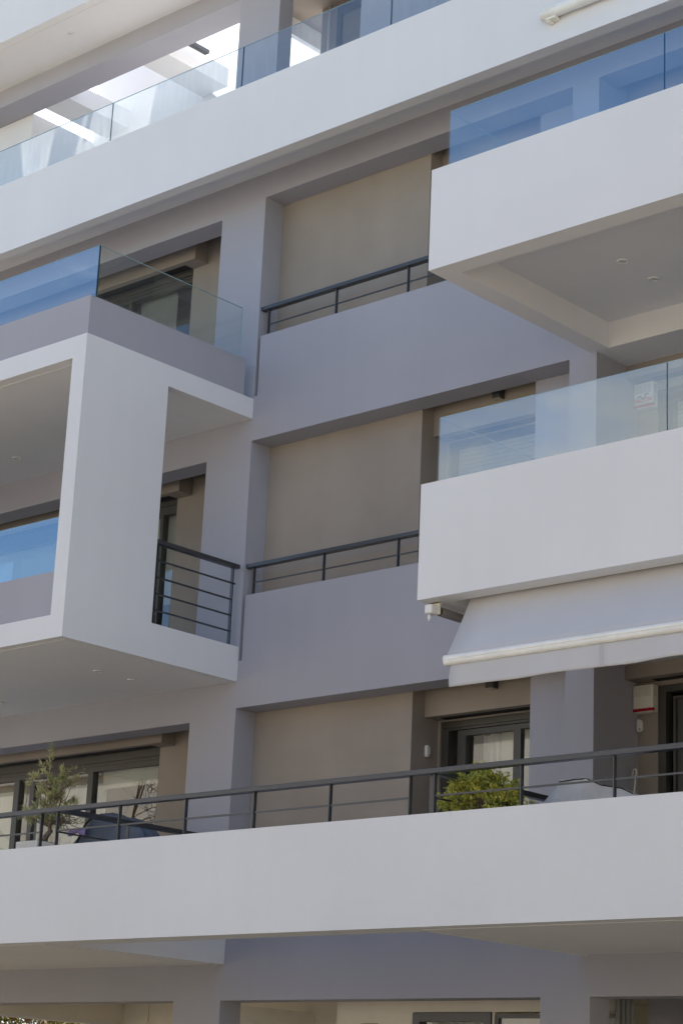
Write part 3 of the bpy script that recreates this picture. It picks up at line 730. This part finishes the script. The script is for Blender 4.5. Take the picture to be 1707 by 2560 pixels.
m = MB().grid([-24.62, -24.37], [21.83, 22.10], lambda a, b: True, 7.48, 7.90, 'xy'); obj('basket', m, 'rattan', t, bevel=.01)

# ------------------------------------------------------------------ flowers seen under the left lobby wall
t = thing('flower_hedge', 'flowering hedge with pink blossoms at the lower left corner', 'hedge', (-32.5, 26, GZ))
rng = random.Random(31); m = MB(); fl = MB()
for k in range(9000):
    p = Vector((-34.5+rng.random()**1.5*3.6, 25.0+rng.random()*2.5, 0.4+1.5*rng.random()**.6))
    leaf(m, p, rdir(rng), rng.uniform(.06, .11), .02, rng)
    if k % 22 == 0:
        for q in range(5): leaf(fl, p+Vector((0, -.12, .03)), rdir(rng), .06, .022, rng)
obj('foliage', m, 'hedge', t); obj('blossoms', fl, 'petal', t)

# ------------------------------------------------------------------ across the street (seen in the glass)
t = thing('street_house', 'pale grey house across the street, mirrored in the window panes', 'house', (-30, -14, GZ))
us = [-80, 30]; vs = [GZ, 15.5]; wins = []
for i in range(18):
    for j in range(4): wins.append((-77+i*6, -75+i*6+.6, -1+j*3.7, 1.2+j*3.7))
us = sorted({-150, 30} | {x for w_ in wins for x in w_[:2]}); vs = sorted({GZ, 15.5} | {z for w_ in wins for z in w_[2:]})
M['house'] = plaster('house_render', (.60, .565, .50), var=.12)
obj('wall', MB().grid(us, vs, lambda x, z: not any(w_[0] < x < w_[1] and w_[2] < z < w_[3] for w_ in wins), -14.5, -14), 'house', t)
obj('rear_wall', box(-150, 30, -26, -25.5, GZ, 15.5), 'cream', t); obj('roof', box(-150.5, 30.5, -26.2, -13.6, 15.5, 16), 'roof', t)
for w_ in wins: obj('window', box(w_[0], w_[1], -14.42, -14.36, w_[2], w_[3]), 'win_glass', t)
t = thing('street_tree', 'bare branching tree in the street, mirrored in the left window panes', 'tree', (-44, 10.5, GZ))
rng = random.Random(4); m = MB()
def grow(p, d, L, r, n):
    q = p+d*L; mid = p.lerp(q, .5)+rdir(rng)*L*.06
    m.tube([p, mid, q], [r, r*.85, r*.7], 6 if n > 2 else 4)
    if n == 0: return
    for k in range(rng.choice((2, 3, 3))):
        dd = (d*.85+rdir(rng)*.95+Vector((0, 0, .10))).normalized()
        grow(q, dd, L*rng.uniform(.62, .86), r*.62, n-1)
grow(Vector((-44, 10.5, GZ)), Vector((.05, 0, 1)), 3.6, .22, 8)
obj('trunk', m, 'bark', t, smooth=True)

# ------------------------------------------------------------------ light
SUN = Vector((.14, .66, .74)).normalized()
el = math.asin(SUN.z); rot = math.atan2(SUN.x, SUN.y)
wd = bpy.data.worlds.new('World'); sc.world = wd; wd.use_nodes = True
N, L = wd.node_tree.nodes, wd.node_tree.links
bg = N['Background']; sky = N.new('ShaderNodeTexSky'); sky.sky_type = 'NISHITA'; sky.sun_disc = False
sky.sun_elevation = el; sky.sun_rotation = rot; sky.altitude = 100; sky.air_density = 1.0; sky.dust_density = .35; sky.ozone_density = 2.6
tc = N.new('ShaderNodeTexCoord'); mp = N.new('ShaderNodeMapping'); mp.inputs['Scale'].default_value = (1, 1, 2.2); mp.inputs['Location'].default_value = (3.1, 1.4, .3)
n = N.new('ShaderNodeTexNoise'); n.inputs['Scale'].default_value = 5.5; n.inputs['Detail'].default_value = 7; n.inputs['Roughness'].default_value = .58
L.new(tc.outputs['Generated'], mp.inputs[0]); L.new(mp.outputs[0], n.inputs['Vector'])
def bank(d, k, amp):            # a bank of cloud around direction d
    v = Vector(d).normalized()
    dt = N.new('ShaderNodeVectorMath'); dt.operation = 'DOT_PRODUCT'; dt.inputs[1].default_value = v
    L.new(tc.outputs['Generated'], dt.inputs[0])
    e = N.new('ShaderNodeMath'); e.operation = 'MULTIPLY_ADD'; e.inputs[1].default_value = k; e.inputs[2].default_value = -k
    L.new(dt.outputs['Value'], e.inputs[0])
    x = N.new('ShaderNodeMath'); x.operation = 'EXPONENT'; L.new(e.outputs[0], x.inputs[0])
    q = N.new('ShaderNodeMath'); q.operation = 'MULTIPLY'; q.inputs[1].default_value = amp; L.new(x.outputs[0], q.inputs[0])
    return q.outputs[0]
def plus(p, q):
    r = N.new('ShaderNodeMath'); r.operation = 'ADD'; L.new(p, r.inputs[0]); L.new(q, r.inputs[1]); return r.outputs[0]
def cover(src, lo, hi, amt):
    q = N.new('ShaderNodeMapRange'); q.interpolation_type = 'SMOOTHSTEP'; q.inputs[1].default_value = lo; q.inputs[2].default_value = hi; q.inputs[4].default_value = amt
    L.new(src, q.inputs[0]); return q.outputs[0]
def mixc(fac, base, col):
    q = N.new('ShaderNodeMix'); q.data_type = 'RGBA'; L.new(fac, q.inputs[0]); L.new(base, q.inputs[6]); q.inputs[7].default_value = (*col, 1); return q.outputs[2]
c1 = mixc(cover(plus(n.outputs[0], bank((-.566, -.755, .31), 90, .37)), .60, .95, .95), sky.outputs[0], (4.3, 4.5, 4.45))
c2 = mixc(cover(plus(n.outputs[0], plus(bank((-.68, .55, .48), 7, .5), bank((.85, -.25, .42), 5, .135))), .60, .82, .9), c1, (10.5, 10.6, 11))  # white sky behind the pergola, plus unseen bank added to brighten right-facing sides
L.new(c2, bg.inputs[0]); bg.inputs[1].default_value = .15
sl = bpy.data.lights.new('sun', 'SUN'); sl.energy = 4.6; sl.angle = math.radians(.53); sl.color = (1, .94, .85)
so = bpy.data.objects.new('sun', sl); COL.objects.link(so); so.rotation_euler = SUN.to_track_quat('Z', 'Y').to_euler(); so.location = W(0, 40, 60)

# ------------------------------------------------------------------ camera (solved from the photograph's vanishing points)
cam = bpy.data.cameras.new('camera'); co = bpy.data.objects.new('camera', cam); COL.objects.link(co); sc.camera = co
right = Vector((0.74322177, 0.66762672, 0.04354255)); down = Vector((-0.16052019, 0.24111962, -0.95712831)); fwd = Vector((-0.6495034, 0.70436914, 0.28637292))
mt = Matrix((right, -down, -fwd)).transposed().to_4x4(); mt.translation = W(0, 0, 0); co.matrix_world = mt
cam.sensor_fit = 'VERTICAL'; cam.sensor_height = 36; cam.sensor_width = 24; cam.lens = 36*5177.6/2560
cam.clip_start = .1; cam.clip_end = 1000
sc.view_settings.view_transform = 'Standard'; sc.view_settings.look = 'None'; sc.view_settings.exposure = 0.60; sc.view_settings.gamma = 1
sc.render.resolution_x = 682; sc.render.resolution_y = 1024
